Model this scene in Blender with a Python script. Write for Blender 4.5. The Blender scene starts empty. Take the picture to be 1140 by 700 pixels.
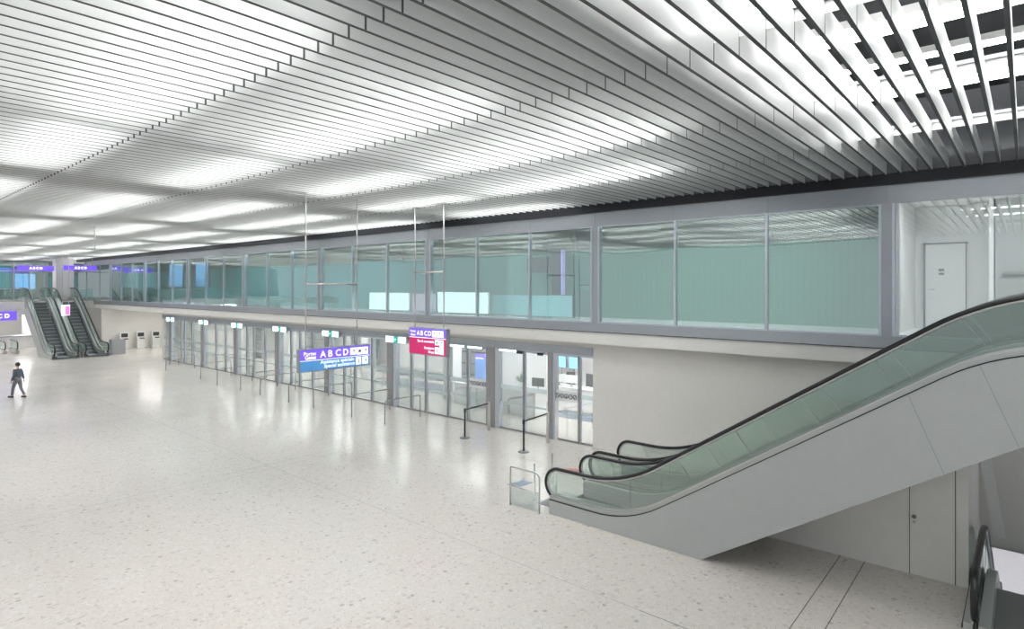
import bpy, bmesh, math, random
from mathutils import Vector, Matrix
random.seed(7)
S = bpy.context.scene
COL = S.collection
PI = math.pi
# ---------------------------------------------------------------- camera
HC = 5.5
AZ = math.radians(40.6)
cam = bpy.data.cameras.new('camera')
cam.sensor_fit = 'HORIZONTAL'; cam.sensor_width = 36.0
cam.lens = 668.0/1140.0*36.0
cam.shift_y = -(350-320)/1140.0
cam.clip_start = 0.05; cam.clip_end = 400
cob = bpy.data.objects.new('camera', cam); COL.objects.link(cob)
cob.location = (0, 0, HC)
cob.rotation_euler = (PI/2, 0, AZ)
S.camera = cob
# ---------------------------------------------------------------- world, exposure
W = bpy.data.worlds.new('world'); S.world = W; W.use_nodes = True
bg = W.node_tree.nodes['Background']
bg.inputs[0].default_value = (0.93, 0.96, 1.0, 1); bg.inputs[1].default_value = 0.42
S.view_settings.view_transform = 'Standard'; S.view_settings.look = 'None'
S.view_settings.gamma = 1; S.view_settings.use_curve_mapping = False
S.view_settings.exposure = 0.45
LIGHT_PANEL = 7.5     # emission of the luminous ceiling panels
LIGHT_TUBE = 16.0
GALLERY_FILL = 14.0
HALL_FILL = 17.0

# ---------------------------------------------------------------- materials
MATS = {}
def mat(name, col, rough=.5, metal=0, spec=.5, emit=None, es=0, bump=None, var=None, coat=0):
    if name in MATS: return MATS[name]
    m = bpy.data.materials.new(name); m.use_nodes = True
    nt = m.node_tree; b = nt.nodes['Principled BSDF']
    b.inputs['Base Color'].default_value = (*col, 1)
    b.inputs['Roughness'].default_value = rough
    b.inputs['Metallic'].default_value = metal
    b.inputs['Specular IOR Level'].default_value = spec
    b.inputs['Coat Weight'].default_value = coat
    if emit:
        b.inputs['Emission Color'].default_value = (*emit, 1)
        b.inputs['Emission Strength'].default_value = es
    tc = nt.nodes.new('ShaderNodeTexCoord')
    n = nt.nodes.new('ShaderNodeTexNoise')
    sc, amt = var if var else (6.0, .04)
    n.inputs['Scale'].default_value = sc; n.inputs['Detail'].default_value = 3
    nt.links.new(tc.outputs['Object'], n.inputs['Vector'])
    mr = nt.nodes.new('ShaderNodeMapRange')
    mr.inputs['To Min'].default_value = 1-amt; mr.inputs['To Max'].default_value = 1+amt
    nt.links.new(n.outputs[0], mr.inputs['Value'])
    mx = nt.nodes.new('ShaderNodeMix'); mx.data_type = 'RGBA'; mx.blend_type = 'MULTIPLY'
    mx.inputs[0].default_value = 1; mx.inputs[6].default_value = (*col, 1)
    nt.links.new(mr.outputs[0], mx.inputs[7]); nt.links.new(mx.outputs[2], b.inputs['Base Color'])
    if bump:
        n2 = nt.nodes.new('ShaderNodeTexNoise'); n2.inputs['Scale'].default_value = bump[0]
        nt.links.new(tc.outputs['Object'], n2.inputs['Vector'])
        bp = nt.nodes.new('ShaderNodeBump'); bp.inputs['Strength'].default_value = bump[1]; bp.inputs['Distance'].default_value = bump[2]
        nt.links.new(n2.outputs[0], bp.inputs['Height']); nt.links.new(bp.outputs[0], b.inputs['Normal'])
    MATS[name] = m
    return m

def glassmat(name, tint, refl=0.08, milk=0.0, milkcol=(.8, .9, .88), rough=0.02, wave=0.0, edge=0.55):
    """thin sheet glass: tinted see-through, mirror reflection rising at grazing angles, optional milky film"""
    m = bpy.data.materials.new(name); m.use_nodes = True; nt = m.node_tree; nt.nodes.clear()
    out = nt.nodes.new('ShaderNodeOutputMaterial')
    tr = nt.nodes.new('ShaderNodeBsdfTransparent'); tr.inputs[0].default_value = (*tint, 1)
    gl = nt.nodes.new('ShaderNodeBsdfGlossy'); gl.inputs['Roughness'].default_value = rough
    gl.inputs[0].default_value = (.92, .97, .96, 1)
    lw = nt.nodes.new('ShaderNodeLayerWeight'); lw.inputs[0].default_value = .35
    mr = nt.nodes.new('ShaderNodeMapRange')
    mr.inputs['To Min'].default_value = refl; mr.inputs['To Max'].default_value = edge
    nt.links.new(lw.outputs['Fresnel'], mr.inputs['Value'])
    base = tr.outputs[0]
    if milk:
        df = nt.nodes.new('ShaderNodeBsdfDiffuse'); df.inputs[0].default_value = (*milkcol, 1)
        m1 = nt.nodes.new('ShaderNodeMixShader'); m1.inputs[0].default_value = milk
        nt.links.new(tr.outputs[0], m1.inputs[1]); nt.links.new(df.outputs[0], m1.inputs[2]); base = m1.outputs[0]
    m2 = nt.nodes.new('ShaderNodeMixShader')
    nt.links.new(mr.outputs[0], m2.inputs[0]); nt.links.new(base, m2.inputs[1]); nt.links.new(gl.outputs[0], m2.inputs[2])
    nt.links.new(m2.outputs[0], out.inputs[0])
    if wave:
        tc = nt.nodes.new('ShaderNodeTexCoord')
        mp = nt.nodes.new('ShaderNodeMapping'); mp.inputs['Scale'].default_value = (.55, .55, .35)
        n = nt.nodes.new('ShaderNodeTexNoise'); n.inputs['Scale'].default_value = 1.0; n.inputs['Detail'].default_value = 0
        bp = nt.nodes.new('ShaderNodeBump'); bp.inputs['Strength'].default_value = 1; bp.inputs['Distance'].default_value = wave
        nt.links.new(tc.outputs['Object'], mp.inputs[0]); nt.links.new(mp.outputs[0], n.inputs['Vector'])
        nt.links.new(n.outputs[0], bp.inputs['Height']); nt.links.new(bp.outputs[0], gl.inputs['Normal'])
    MATS[name] = m
    return m

def emat(name, col, es):
    return mat(name, col, .5, 0, .3, emit=col, es=es, var=(1, 0))

def terrazzo():
    m = bpy.data.materials.new('terrazzo'); m.use_nodes = True; nt = m.node_tree; L = nt.links
    b = nt.nodes['Principled BSDF']
    tc = nt.nodes.new('ShaderNodeTexCoord')
    def vor(scale, stops):
        v = nt.nodes.new('ShaderNodeTexVoronoi'); v.inputs['Scale'].default_value = scale
        L.new(tc.outputs['Object'], v.inputs['Vector'])
        sep = nt.nodes.new('ShaderNodeSeparateColor'); L.new(v.outputs['Color'], sep.inputs[0])
        r = nt.nodes.new('ShaderNodeValToRGB'); r.color_ramp.interpolation = 'CONSTANT'
        e = r.color_ramp.elements
        e[0].position = 0; e[0].color = (*stops[0][1], 1)
        e[1].position = stops[1][0]; e[1].color = (*stops[1][1], 1)
        for p, c in stops[2:]:
            k = e.new(p); k.color = (*c, 1)
        L.new(sep.outputs[0], r.inputs[0])
        # chips are smaller than the cells: mask by distance
        ms = nt.nodes.new('ShaderNodeMapRange'); ms.inputs['From Min'].default_value = .34; ms.inputs['From Max'].default_value = .42
        ms.inputs['To Min'].default_value = 1; ms.inputs['To Max'].default_value = 0
        L.new(v.outputs['Distance'], ms.inputs['Value'])
        return r.outputs[0], ms.outputs[0], sep
    base = (.64, .60, .555)
    c1, m1, _ = vor(9, [(0, (.44, .41, .375)), (.03, (.53, .50, .46)), (.2, (.61, .58, .535)), (.6, (.66, .635, .595)), (.9, (.58, .545, .495))])
    c2, m2, _ = vor(27, [(0, (.38, .36, .34)), (.04, (.54, .505, .46)), (.3, (.615, .585, .54)), (.7, (.67, .65, .61)), (.93, (.53, .49, .44))])
    mx1 = nt.nodes.new('ShaderNodeMix'); mx1.data_type = 'RGBA'; mx1.inputs[6].default_value = (*base, 1)
    L.new(m2, mx1.inputs[0]); L.new(c2, mx1.inputs[7])
    mx2 = nt.nodes.new('ShaderNodeMix'); mx2.data_type = 'RGBA'
    L.new(m1, mx2.inputs[0]); L.new(mx1.outputs[2], mx2.inputs[6]); L.new(c1, mx2.inputs[7])
    # joints between the cast fields
    sx = nt.nodes.new('ShaderNodeSeparateXYZ'); L.new(tc.outputs['Object'], sx.inputs[0])
    def line(sock, off, period, w):
        a = nt.nodes.new('ShaderNodeMath'); a.operation = 'SUBTRACT'; a.inputs[1].default_value = off; L.new(sock, a.inputs[0])
        p = nt.nodes.new('ShaderNodeMath'); p.operation = 'PINGPONG'; p.inputs[1].default_value = period/2; L.new(a.outputs[0], p.inputs[0])
        c = nt.nodes.new('ShaderNodeMath'); c.operation = 'LESS_THAN'; c.inputs[1].default_value = w; L.new(p.outputs[0], c.inputs[0])
        return c.outputs[0]
    lines = [line(sx.outputs[0], -2.46, 15.0, .008), line(sx.outputs[0], -2.9, 15.0, .008), line(sx.outputs[1], 9.18, 15.0, .008)]
    acc = lines[0]
    for l in lines[1:]:
        a = nt.nodes.new('ShaderNodeMath'); a.operation = 'MAXIMUM'; L.new(acc, a.inputs[0]); L.new(l, a.inputs[1]); acc = a.outputs[0]
    mx3 = nt.nodes.new('ShaderNodeMix'); mx3.data_type = 'RGBA'
    gt = nt.nodes.new('ShaderNodeMath'); gt.operation = 'GREATER_THAN'; gt.inputs[1].default_value = -5; L.new(sx.outputs[0], gt.inputs[0])
    jc = nt.nodes.new('ShaderNodeMix'); jc.data_type = 'RGBA'; jc.inputs[6].default_value = (.42, .40, .37, 1); jc.inputs[7].default_value = (.16, .155, .15, 1)
    L.new(gt.outputs[0], jc.inputs[0]); L.new(jc.outputs[2], mx3.inputs[7])
    L.new(acc, mx3.inputs[0]); L.new(mx2.outputs[2], mx3.inputs[6])
    L.new(mx3.outputs[2], b.inputs['Base Color'])
    n = nt.nodes.new('ShaderNodeTexNoise'); n.inputs['Scale'].default_value = .6; n.inputs['Detail'].default_value = 4
    L.new(tc.outputs['Object'], n.inputs['Vector'])
    mr = nt.nodes.new('ShaderNodeMapRange'); mr.inputs['To Min'].default_value = .12; mr.inputs['To Max'].default_value = .26
    L.new(n.outputs[0], mr.inputs['Value']); L.new(mr.outputs[0], b.inputs['Roughness'])
    b.inputs['Specular IOR Level'].default_value = .55
    MATS['terrazzo'] = m
    return m

def frosted_wall(name, colr, coll):
    """back-painted glass cladding: greener at one end, bluish light put into the colour at the other, with faint vertical ribs"""
    m = mat(name, colr, .25, 0, .5)
    nt = m.node_tree; b = nt.nodes['Principled BSDF']
    tc = nt.nodes.new('ShaderNodeTexCoord'); sx = nt.nodes.new('ShaderNodeSeparateXYZ'); nt.links.new(tc.outputs['Object'], sx.inputs[0])
    mr = nt.nodes.new('ShaderNodeMapRange'); mr.inputs['From Min'].default_value = -12; mr.inputs['From Max'].default_value = -30
    nt.links.new(sx.outputs[0], mr.inputs['Value'])
    mx = nt.nodes.new('ShaderNodeMix'); mx.data_type = 'RGBA'; mx.inputs[6].default_value = (*colr, 1); mx.inputs[7].default_value = (*coll, 1)
    nt.links.new(mr.outputs[0], mx.inputs[0])
    w = nt.nodes.new('ShaderNodeTexWave'); w.bands_direction = 'X'; w.inputs['Scale'].default_value = 1.6; w.inputs['Distortion'].default_value = .4
    nt.links.new(tc.outputs['Object'], w.inputs['Vector'])
    m2 = nt.nodes.new('ShaderNodeMapRange'); m2.inputs['To Min'].default_value = .96; m2.inputs['To Max'].default_value = 1.02
    nt.links.new(w.outputs[1], m2.inputs['Value'])
    mm = nt.nodes.new('ShaderNodeMix'); mm.data_type = 'RGBA'; mm.blend_type = 'MULTIPLY'; mm.inputs[0].default_value = 1
    nt.links.new(mx.outputs[2], mm.inputs[6]); nt.links.new(m2.outputs[0], mm.inputs[7])
    nt.links.new(mm.outputs[2], b.inputs['Base Color'])
    return m

M_floor = terrazzo()
M_slat = mat('slat_white', (.80, .81, .80), .42, .0, .5)
M_slatshade_joint = mat('slat_shade_and_joint', (.085, .09, .095), .6)  # dark tone: backlit shade painted on slat undersides, and the seam joints
M_black = mat('black_trim', (.012, .014, .02), .45)
M_dark = mat('dark_void', (.075, .08, .085), .9, var=(2, .35))
M_alu = mat('brushed_aluminium', (.43, .455, .49), .4, .75)
M_alu2 = mat('satin_aluminium', (.62, .66, .72), .3, .8)
M_steel = mat('stainless_steel', (.62, .62, .61), .28, .95)
M_railsteel = mat('rail_steel', (.36, .36, .37), .32, .85)
M_steeld = mat('dark_steel', (.26, .27, .28), .35, .8)
M_wall = mat('warm_white_plaster', (.79, .775, .74), .7)
M_fascia = mat('fascia_white', (.86, .85, .82), .55)
M_white = mat('white_lacquer', (.82, .82, .81), .35)
M_whitem = mat('matt_white', (.78, .78, .77), .8)
M_truss = mat('pale_grey_cladding', (.44, .46, .455), .42, .1)
M_rubber = mat('black_rubber', (.012, .013, .014), .34)
M_step = mat('step_grey', (.40, .43, .45), .5, .1)
M_stepdark = mat('step_riser', (.19, .21, .22), .55, .1)
M_skirt = mat('skirt_metal', (.48, .50, .49), .35, .6)
M_grey = mat('mid_grey', (.30, .31, .33), .6)
M_char = mat('charcoal_fabric', (.05, .055, .06), .8)
M_carpet = mat('blue_grey_carpet', (.16, .18, .23), .95)
M_cardark = mat('dark_conveyor_band', (.13, .135, .14), .8)
M_doorgrey = mat('door_frame_grey', (.36, .36, .37), .4, .5)
M_esc_glass = glassmat('escalator_glass', (.89, .94, .915), .08, .05, (.56, .64, .60))
M_gal_glass = glassmat('gallery_glass', (.84, .94, .93), .26, 0, wave=.012, edge=.8)
M_clear = glassmat('clear_glass', (.93, .96, .96), .07)
M_door_glass = glassmat('door_glass', (.94, .96, .97), .09, .03, (.85, .9, .95))
M_frost = glassmat('frosted_film', (.9, .95, .95), .05, .45, (.85, .93, .95), rough=.3)
M_teal = frosted_wall('teal_cladding', (.17, .35, .285), (.20, .66, .74))
M_upper = mat('shadow_grey_lining', (.13, .14, .14), .7)  # gallery top painted darker so reflections in the glass stand out
M_purple = emat('sign_violet', (.16, .09, .72), .75)
M_blue = emat('sign_blue', (.07, .23, .47), .6)
M_magenta = emat('sign_magenta', (.50, .025, .13), .5)
M_signwhite = emat('sign_white', (.9, .92, 1), .7)
M_signpic = mat('sign_dark', (.1, .1, .14), .5)
M_green = emat('exit_green', (.0, .36, .26), .7)
M_exitw = emat('exit_white', (.75, 1, 1), 2.2)
M_screen = emat('screen_white', (.93, .98, 1), 1.7)
M_screenp = emat('screen_pink', (.72, .55, .68), .8)
M_screenb = emat('screen_blue', (.22, .48, .88), .9)
M_panel = emat('lit_panel', (1, 1, 1), LIGHT_PANEL)
M_tube = emat('lit_tube', (1, 1, 1), LIGHT_TUBE)
M_gal = emat('gallery_fill_strip', (1, 1, 1), GALLERY_FILL)
M_hall = emat('hall_fill_strip', (1, 1, .98), HALL_FILL)
M_leaf = mat('leaf_green', (.07, .17, .05), .5, var=(20, .3))
M_skin = mat('skin', (.55, .38, .30), .6)
M_jacket = mat('blue_grey_cloth', (.13, .15, .20), .85)
M_trouser = mat('grey_trousers', (.22, .23, .27), .85)
M_hair = mat('dark_hair', (.03, .025, .02), .6)
M_red = mat('red_film', (.58, .22, .21), .5)

# ---------------------------------------------------------------- mesh helpers
class MB:
    def __init__(s): s.v = []; s.f = []; s.mi = []; s.mats = []; s.sm = []
    def m(s, mt):
        if mt not in s.mats: s.mats.append(mt)
        return s.mats.index(mt)
    def add(s, vs, fs, mt, smooth=False):
        o = len(s.v); k = s.m(mt); s.v += [tuple(v) for v in vs]
        for f in fs: s.f.append([o+i for i in f]); s.mi.append(k); s.sm.append(smooth)
        return s
    def box(s, x0, x1, y0, y1, z0, z1, mt, bottom=None, b=0.0):
        if x0 > x1: x0, x1 = x1, x0
        if y0 > y1: y0, y1 = y1, y0
        if b <= 0:
            vs = [(x0,y0,z0),(x1,y0,z0),(x1,y1,z0),(x0,y1,z0),(x0,y0,z1),(x1,y0,z1),(x1,y1,z1),(x0,y1,z1)]
            fs = [(4,5,6,7),(0,1,5,4),(1,2,6,5),(2,3,7,6),(3,0,4,7)]
            s.add(vs, fs, mt); s.add([vs[i] for i in (0,3,2,1)], [(0,1,2,3)], bottom or mt); return s
        bm = bmesh.new(); bmesh.ops.create_cube(bm, size=1)
        for v in bm.verts: v.co = Vector(((x0+x1)/2+v.co.x*(x1-x0), (y0+y1)/2+v.co.y*(y1-y0), (z0+z1)/2+v.co.z*(z1-z0)))
        bmesh.ops.bevel(bm, geom=bm.edges[:], offset=b, segments=2, affect='EDGES', profile=.5)
        bm.verts.index_update()
        s.add([v.co[:] for v in bm.verts], [[v.index for v in f.verts] for f in bm.faces], mt); bm.free(); return s
    def prism(s, poly, y0, y1, mt, ends=None):
        """polygon in (x, z) extruded along y"""
        n = len(poly)
        vs = [(p[0], y0, p[1]) for p in poly] + [(p[0], y1, p[1]) for p in poly]
        s.add(vs, [(i, (i+1) % n, n+(i+1) % n, n+i) for i in range(n)], mt)
        # triangulated caps
        from mathutils.geometry import tessellate_polygon
        tris = tessellate_polygon([[Vector((p[0], p[1], 0)) for p in poly]])
        s.add(vs[:n], [tuple(t) for t in tris], ends or mt); s.add(vs[n:], [tuple(t) for t in tris], ends or mt)
        return s
    def strip(s, top, bot, y0, y1, mt):
        """ribbon solid between two polylines in (x, z), same length"""
        n = len(top)
        vs = [(p[0], y0, p[1]) for p in top]+[(p[0], y0, p[1]) for p in bot]+[(p[0], y1, p[1]) for p in top]+[(p[0], y1, p[1]) for p in bot]
        fs = []
        for i in range(n-1):
            fs += [(i, i+1, n+i+1, n+i), (2*n+i, 3*n+i, 3*n+i+1, 2*n+i+1), (i, 2*n+i, 2*n+i+1, i+1), (n+i, n+i+1, 3*n+i+1, 3*n+i)]
        fs += [(0, n, 3*n, 2*n), (n-1, 3*n-1, 4*n-1, 2*n-1)]
        return s.add(vs, fs, mt)
    def tube(s, pts, r, mt, seg=10, closed=False, flat=1.0):
        pts = [Vector(p) for p in pts]; n = len(pts); vs = []; fs = []
        flatx = max(p.x for p in pts)-min(p.x for p in pts) < 1e-5
        for i, p in enumerate(pts):
            a = pts[max(i-1, 0)]; b = pts[min(i+1, n-1)]
            t = (b-a).normalized()
            ref = Vector((1, 0, 0)) if flatx else Vector((0, 1, 0)) if abs(t.y) < .9 else Vector((0, 0, 1))
            u = (ref - t*ref.dot(t)).normalized(); w = t.cross(u)
            for k in range(seg):
                an = 2*PI*k/seg
                vs.append(p + u*math.cos(an)*r + w*math.sin(an)*r*flat)
        for i in range(n-1):
            for k in range(seg):
                fs.append((i*seg+k, i*seg+(k+1) % seg, (i+1)*seg+(k+1) % seg, (i+1)*seg+k))
        fs.append(tuple(range(seg))[::-1]); fs.append(tuple((n-1)*seg+k for k in range(seg)))
        return s.add(vs, fs, mt, True)
    def lathe(s, prof, cx, cy, mt, seg=24):
        n = len(prof); vs = []; fs = []
        for r, z in prof:
            for k in range(seg):
                a = 2*PI*k/seg; vs.append((cx+r*math.cos(a), cy+r*math.sin(a), z))
        for i in range(n-1):
            for k in range(seg):
                fs.append((i*seg+k, i*seg+(k+1) % seg, (i+1)*seg+(k+1) % seg, (i+1)*seg+k))
        fs.append(tuple(range(seg))[::-1]); fs.append(tuple((n-1)*seg+k for k in range(seg)))
        return s.add(vs, fs, mt, True)
    def build(s, name, parent=None, loc=None):
        me = bpy.data.meshes.new(name); me.from_pydata(s.v, [], s.f)
        for mt in s.mats: me.materials.append(mt)
        me.polygons.foreach_set('material_index', s.mi)
        me.polygons.foreach_set('use_smooth', s.sm)
        me.update()
        bm = bmesh.new(); bm.from_mesh(me); bmesh.ops.recalc_face_normals(bm, faces=bm.faces); bm.to_mesh(me); bm.free()
        o = bpy.data.objects.new(name, me); COL.objects.link(o)
        if parent: o.parent = parent
        if loc: o.location = loc
        return o
def thing(name, label, cat, loc=(0,0,0), rz=0, group=None):
    o = bpy.data.objects.new(name, None); COL.objects.link(o); o.location = loc; o.rotation_euler = (0,0,rz)
    o.empty_display_size = .1
    return tag(o, label, cat, group)
def tag(o, label, cat, group=None):
    o['label'] = label; o['category'] = cat
    if group: o['group'] = group
    return o
def struct(name, mb, label=None):
    o = mb.build(name) if isinstance(mb, MB) else mb
    o['kind'] = 'structure'
    if label: o['label'] = label
    return o
KIDS = {}
def copytree(o, loc=None, rz=None, label=None, group=None, parent=None):
    c = o.copy(); COL.objects.link(c)
    if parent: c.parent = parent; c.matrix_parent_inverse = o.matrix_parent_inverse.copy()
    if loc is not None: c.location = loc
    if rz is not None: c.rotation_euler = (0, 0, rz)
    if label: c['label'] = label
    if group: c['group'] = group
    for ch in [k for k in bpy.data.objects if k.parent == o]:
        copytree(ch, parent=c)
    return c
def text_mesh(name, body, size, mt, parent, origin, right, up, align='LEFT', bold=0.0):
    cu = bpy.data.curves.new(name, 'FONT'); cu.body = body; cu.size = size; cu.extrude = .002; cu.offset = bold
    cu.align_x = align; cu.align_y = 'BOTTOM_BASELINE'; cu.resolution_u = 3
    t = bpy.data.objects.new(name+'_src', cu); COL.objects.link(t)
    bpy.context.view_layer.update()
    me = bpy.data.meshes.new_from_object(t.evaluated_get(bpy.context.evaluated_depsgraph_get()))
    bpy.data.objects.remove(t)
    me.materials.clear(); me.materials.append(mt)
    r = Vector(right); u = Vector(up); n = r.cross(u)
    mx = Matrix.Translation(Vector(origin)) @ Matrix(((r.x, u.x, n.x, 0), (r.y, u.y, n.y, 0), (r.z, u.z, n.z, 0), (0, 0, 0, 1)))
    me.transform(mx)
    o = bpy.data.objects.new(name, me); COL.objects.link(o); o.parent = parent
    return o
def fillet(pts, rads, n=8):
    out = [pts[0]]
    for i in range(1, len(pts)-1):
        a, b, c = Vector(pts[i-1]), Vector(pts[i]), Vector(pts[i+1]); r = rads[i-1]
        p = b+(a-b).normalized()*r; q = b+(c-b).normalized()*r
        for k in range(n+1):
            t = k/n; out.append(tuple(p*(1-t)**2+b*2*t*(1-t)+q*t*t))
    out.append(pts[-1]); return out

# ================================================================ STRUCTURE
XL, XR = -80.0, 4.0
YU = 16.9       # face of the glazed gallery
YD = 17.5       # face of the entrance doors
YB = -9.0
ZC = 8.18       # underside of the slats
# floor with the stairwell opening
f = MB()
for x0, x1, y0, y1 in [(XL, -.8, YB, 27), (-.8, XR, YB, 11.3), (1.2, XR, 11.3, 27), (-.8, 1.2, 17.75, 27)]:
    f.box(x0, x1, y0, y1, -.35, 0, M_floor)
struct('floor', f)
# lower hall under the opening
lo = MB()
lo.box(-14, 12, 10, 44, -4.6, -4.35, M_whitem)
struct('floor_lower', lo)
lw = MB()
lw.box(-14, 12, 36, 36.3, -4.35, -.35, M_whitem)
lw.box(-.95, -.8, 10.6, 17.75, -4.35, -.35, M_whitem)
lw.box(-.95, 1.2, 10.3, 10.6, -4.35, -.35, M_whitem)
struct('wall_lower', lw)
lc = MB(); lc.box(-14, 12, 17.75, 36.3, -.5, -.36, M_whitem); struct('ceiling_lower', lc)
# facade: gallery box
g = MB()
g.box(XL+12, -.0, YU, YU+.25, 3.64, 4.02, M_fascia)            # white fascia
g.box(XL+12, XR, YU+.02, 24, 3.62, 3.9, M_fascia)              # soffit slab
g.box(XL+12, XR, YU+.1, 24, 3.9, 4.35, M_whitem)
g.box(0, XR, YU, YU+.25, 3.64, 4.02, M_fascia)
struct('floor_gallery', g)
# metal frame bands of the gallery
g = MB()
g.box(-68, XR, YU-.06, YU+.1, 4.02, 4.33, M_alu)
g.box(-68, XR, YU-.065, YU-.055, 4.02, 4.04, M_black)
struct('trim_1', g)
g = MB(); g.box(-68, XR, YU-.06, YU+.1, 7.52, 7.96, M_alu); struct('trim_2', g)
g = MB(); g.box(-70, XR, YU-.2, YU+.3, 7.96, 8.22, M_black); struct('trim_3', g)
# wall between the doors and the well
g = MB()
g.box(-11.33, XR, YD, YD+.25, 0, 3.62, M_wall)
g.box(-.8, 1.2, YD, YD+.25, -.35, 0, M_wall)
struct('wall_right', g)
g = MB(); g.box(-50.2, -11.33, YD, YD+.3, 3.42, 3.62, M_wall); struct('wall_lintel', g)
g = MB(); g.box(-50.2, -11.33, YD-.05, YD+.3, 3.14, 3.42, M_alu); struct('trim_4', g)
g = MB(); g.box(XL, XR, YU-.15, YU+.05, 8.22, 9.9, M_grey); struct('wall_plenum', g)
# enclosed wall below the second escalator, with its flush door
def u2x(u): return u-9.1
wl = MB()
wl.prism([(-4.35, 0), (-.8, 0), (-.8, 2.58), (-1.3, 2.26), (-4.35, .33)], 13.75, 13.87, M_wall)
wl.box(-.92, -.8, 13.875, YD-.01, 0, 2.6, M_wall)
struct('wall_stair', wl)
d = MB(); d.prism([(-1.7, .02), (-1.0, .02), (-1.0, 2.42), (-1.7, 1.98)], 13.735, 13.75, M_wall)
dd = struct('door_1', d)
h = MB(); h.tube([(-1.63, 13.735, 1.12), (-1.63, 13.70, 1.12)], .035, M_steeld, 14); h.tube([(-1.63, 13.735, 1.02), (-1.63, 13.715, 1.02)], .022, M_steel, 12)
h.build('door_lock', dd)
h = MB(); h.box(-1.712, -1.70, 13.742, 13.75, 0, 1.97, M_black); h.box(-1.0, -.988, 13.742, 13.75, 0, 2.42, M_black); h.build('door_gap', dd)
# gallery inner walls
g = MB()
g.box(-62, -2.45, 19.6, 19.75, 4.35, 6.9, M_teal)
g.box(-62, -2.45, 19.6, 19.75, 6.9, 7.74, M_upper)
struct('wall_gallery', g)
g = MB()
g.box(-2.45, XR, 20.4, 20.6, 4.35, 8.0, M_white)
g.box(-2.5, -2.4, 17.2, 20.4, 4.35, 8.0, M_white)
g.box(-.62, XR, 19.4, 19.5, 4.35, 7.9, mat('gallery_grey_wall', (.42, .43, .42), .5))
g.box(-.72, -.60, 19.4, 20.4, 4.35, 7.9, M_white)
struct('wall_corridor', g)
g = MB(); g.box(-2.15, -1.25, 20.36, 20.4, 4.4, 6.7, M_white); dd = struct('door_2', g)
h = MB(); h.box(-2.2, -2.15, 20.34, 20.4, 4.35, 6.75, M_grey); h.box(-1.25, -1.23, 20.35, 20.4, 4.35, 6.75, M_grey); h.box(-2.2, -1.2, 20.34, 20.4, 6.7, 6.74, M_grey); h.build('door_frame', dd)
h = MB(); h.tube([(-2.05, 20.36, 5.45), (-2.05, 20.30, 5.45), (-1.93, 20.30, 5.45)], .012, M_steel); h.build('door_handle', dd)
h = MB(); h.box(-1.85, -1.72, 20.35, 20.36, 5.95, 6.02, M_grey); h.box(-1.85, -1.72, 20.35, 20.36, 5.85, 5.91, M_grey); h.build('door_plate', dd)
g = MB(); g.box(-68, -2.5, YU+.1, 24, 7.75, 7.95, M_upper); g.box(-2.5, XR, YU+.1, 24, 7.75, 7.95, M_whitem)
struct('ceiling_gallery', g)
# room behind the doors
g = MB()
g.box(-60, XR, 27, 27.2, 0, 3.62, M_whitem)
struct('wall_reception', g)
# recess at the far end under the gallery
g = MB()
g.box(-61.7, -61.5, YU-.4, 27, 0, 3.62, M_wall)
g.box(-50.4, -50.15, YD, 27, 0, 3.62, M_wall)
struct('wall_recess', g)

# ================================================================ CEILING
seams = [-5.7, -2.55, .6, 3.75, 6.98, 10.2, 13.45, 16.65]
ceil = bpy.data.objects.new('ceiling', None); COL.objects.link(ceil); ceil['kind'] = 'structure'
p = MB(); p.box(XL, XR, YB+3, YU+7.5, 9.9, 10.1, M_dark); p.build('plenum', ceil)
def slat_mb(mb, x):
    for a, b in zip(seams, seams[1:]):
        mb.box(x-.024, x+.024, a+.014, b-.014, ZC, ZC+.34, M_slat, bottom=M_slatshade_joint); mb.box(x-.0243, x+.0243, b-.014, b+.0135, ZC, ZC+.34, M_slatshade_joint)
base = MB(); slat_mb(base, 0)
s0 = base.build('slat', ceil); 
xs = [-.144 - .3*k for k in range(-13, 266)]
xs.sort(key=lambda x: abs(x+3.0) if x > -3 else abs(x+3.0)*1.0)
s0.location = (xs[0], 0, 0)
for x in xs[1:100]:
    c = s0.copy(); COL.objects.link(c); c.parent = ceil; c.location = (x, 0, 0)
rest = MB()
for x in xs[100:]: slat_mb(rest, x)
r_ = rest.build('slat', ceil); r_['kind'] = 'stuff'
# carrier rails over the seams
for y in seams[1:-1]:
    r_ = MB()
    r_.box(XL, XR, y-.005, y+.005, ZC+.22, ZC+.345, M_slat)
    r_.box(XL, XR, y-.06, y+.06, ZC+.345, ZC+.40, M_steeld)
    r_.build('carrier_rail', ceil)
# pipes and hangers in the void over the open slats
for i, (y, z) in enumerate([(2.2, 9.6), (5.6, 9.5), (8.9, 9.65), (12.2, 9.5)]):
    r_ = MB(); r_.tube([(-60, y, z), (XR, y, z)], .045, M_grey, 8); r_.build('service_pipe', ceil)
r_ = MB()
for x in range(-30, 4, 2):
    for y in seams[2:-1]:
        r_.box(x+.4, x+.412, y+.05, y+.062, ZC+.4, 9.9, M_steeld)
r_.build('hanger_rods', ceil)
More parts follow.
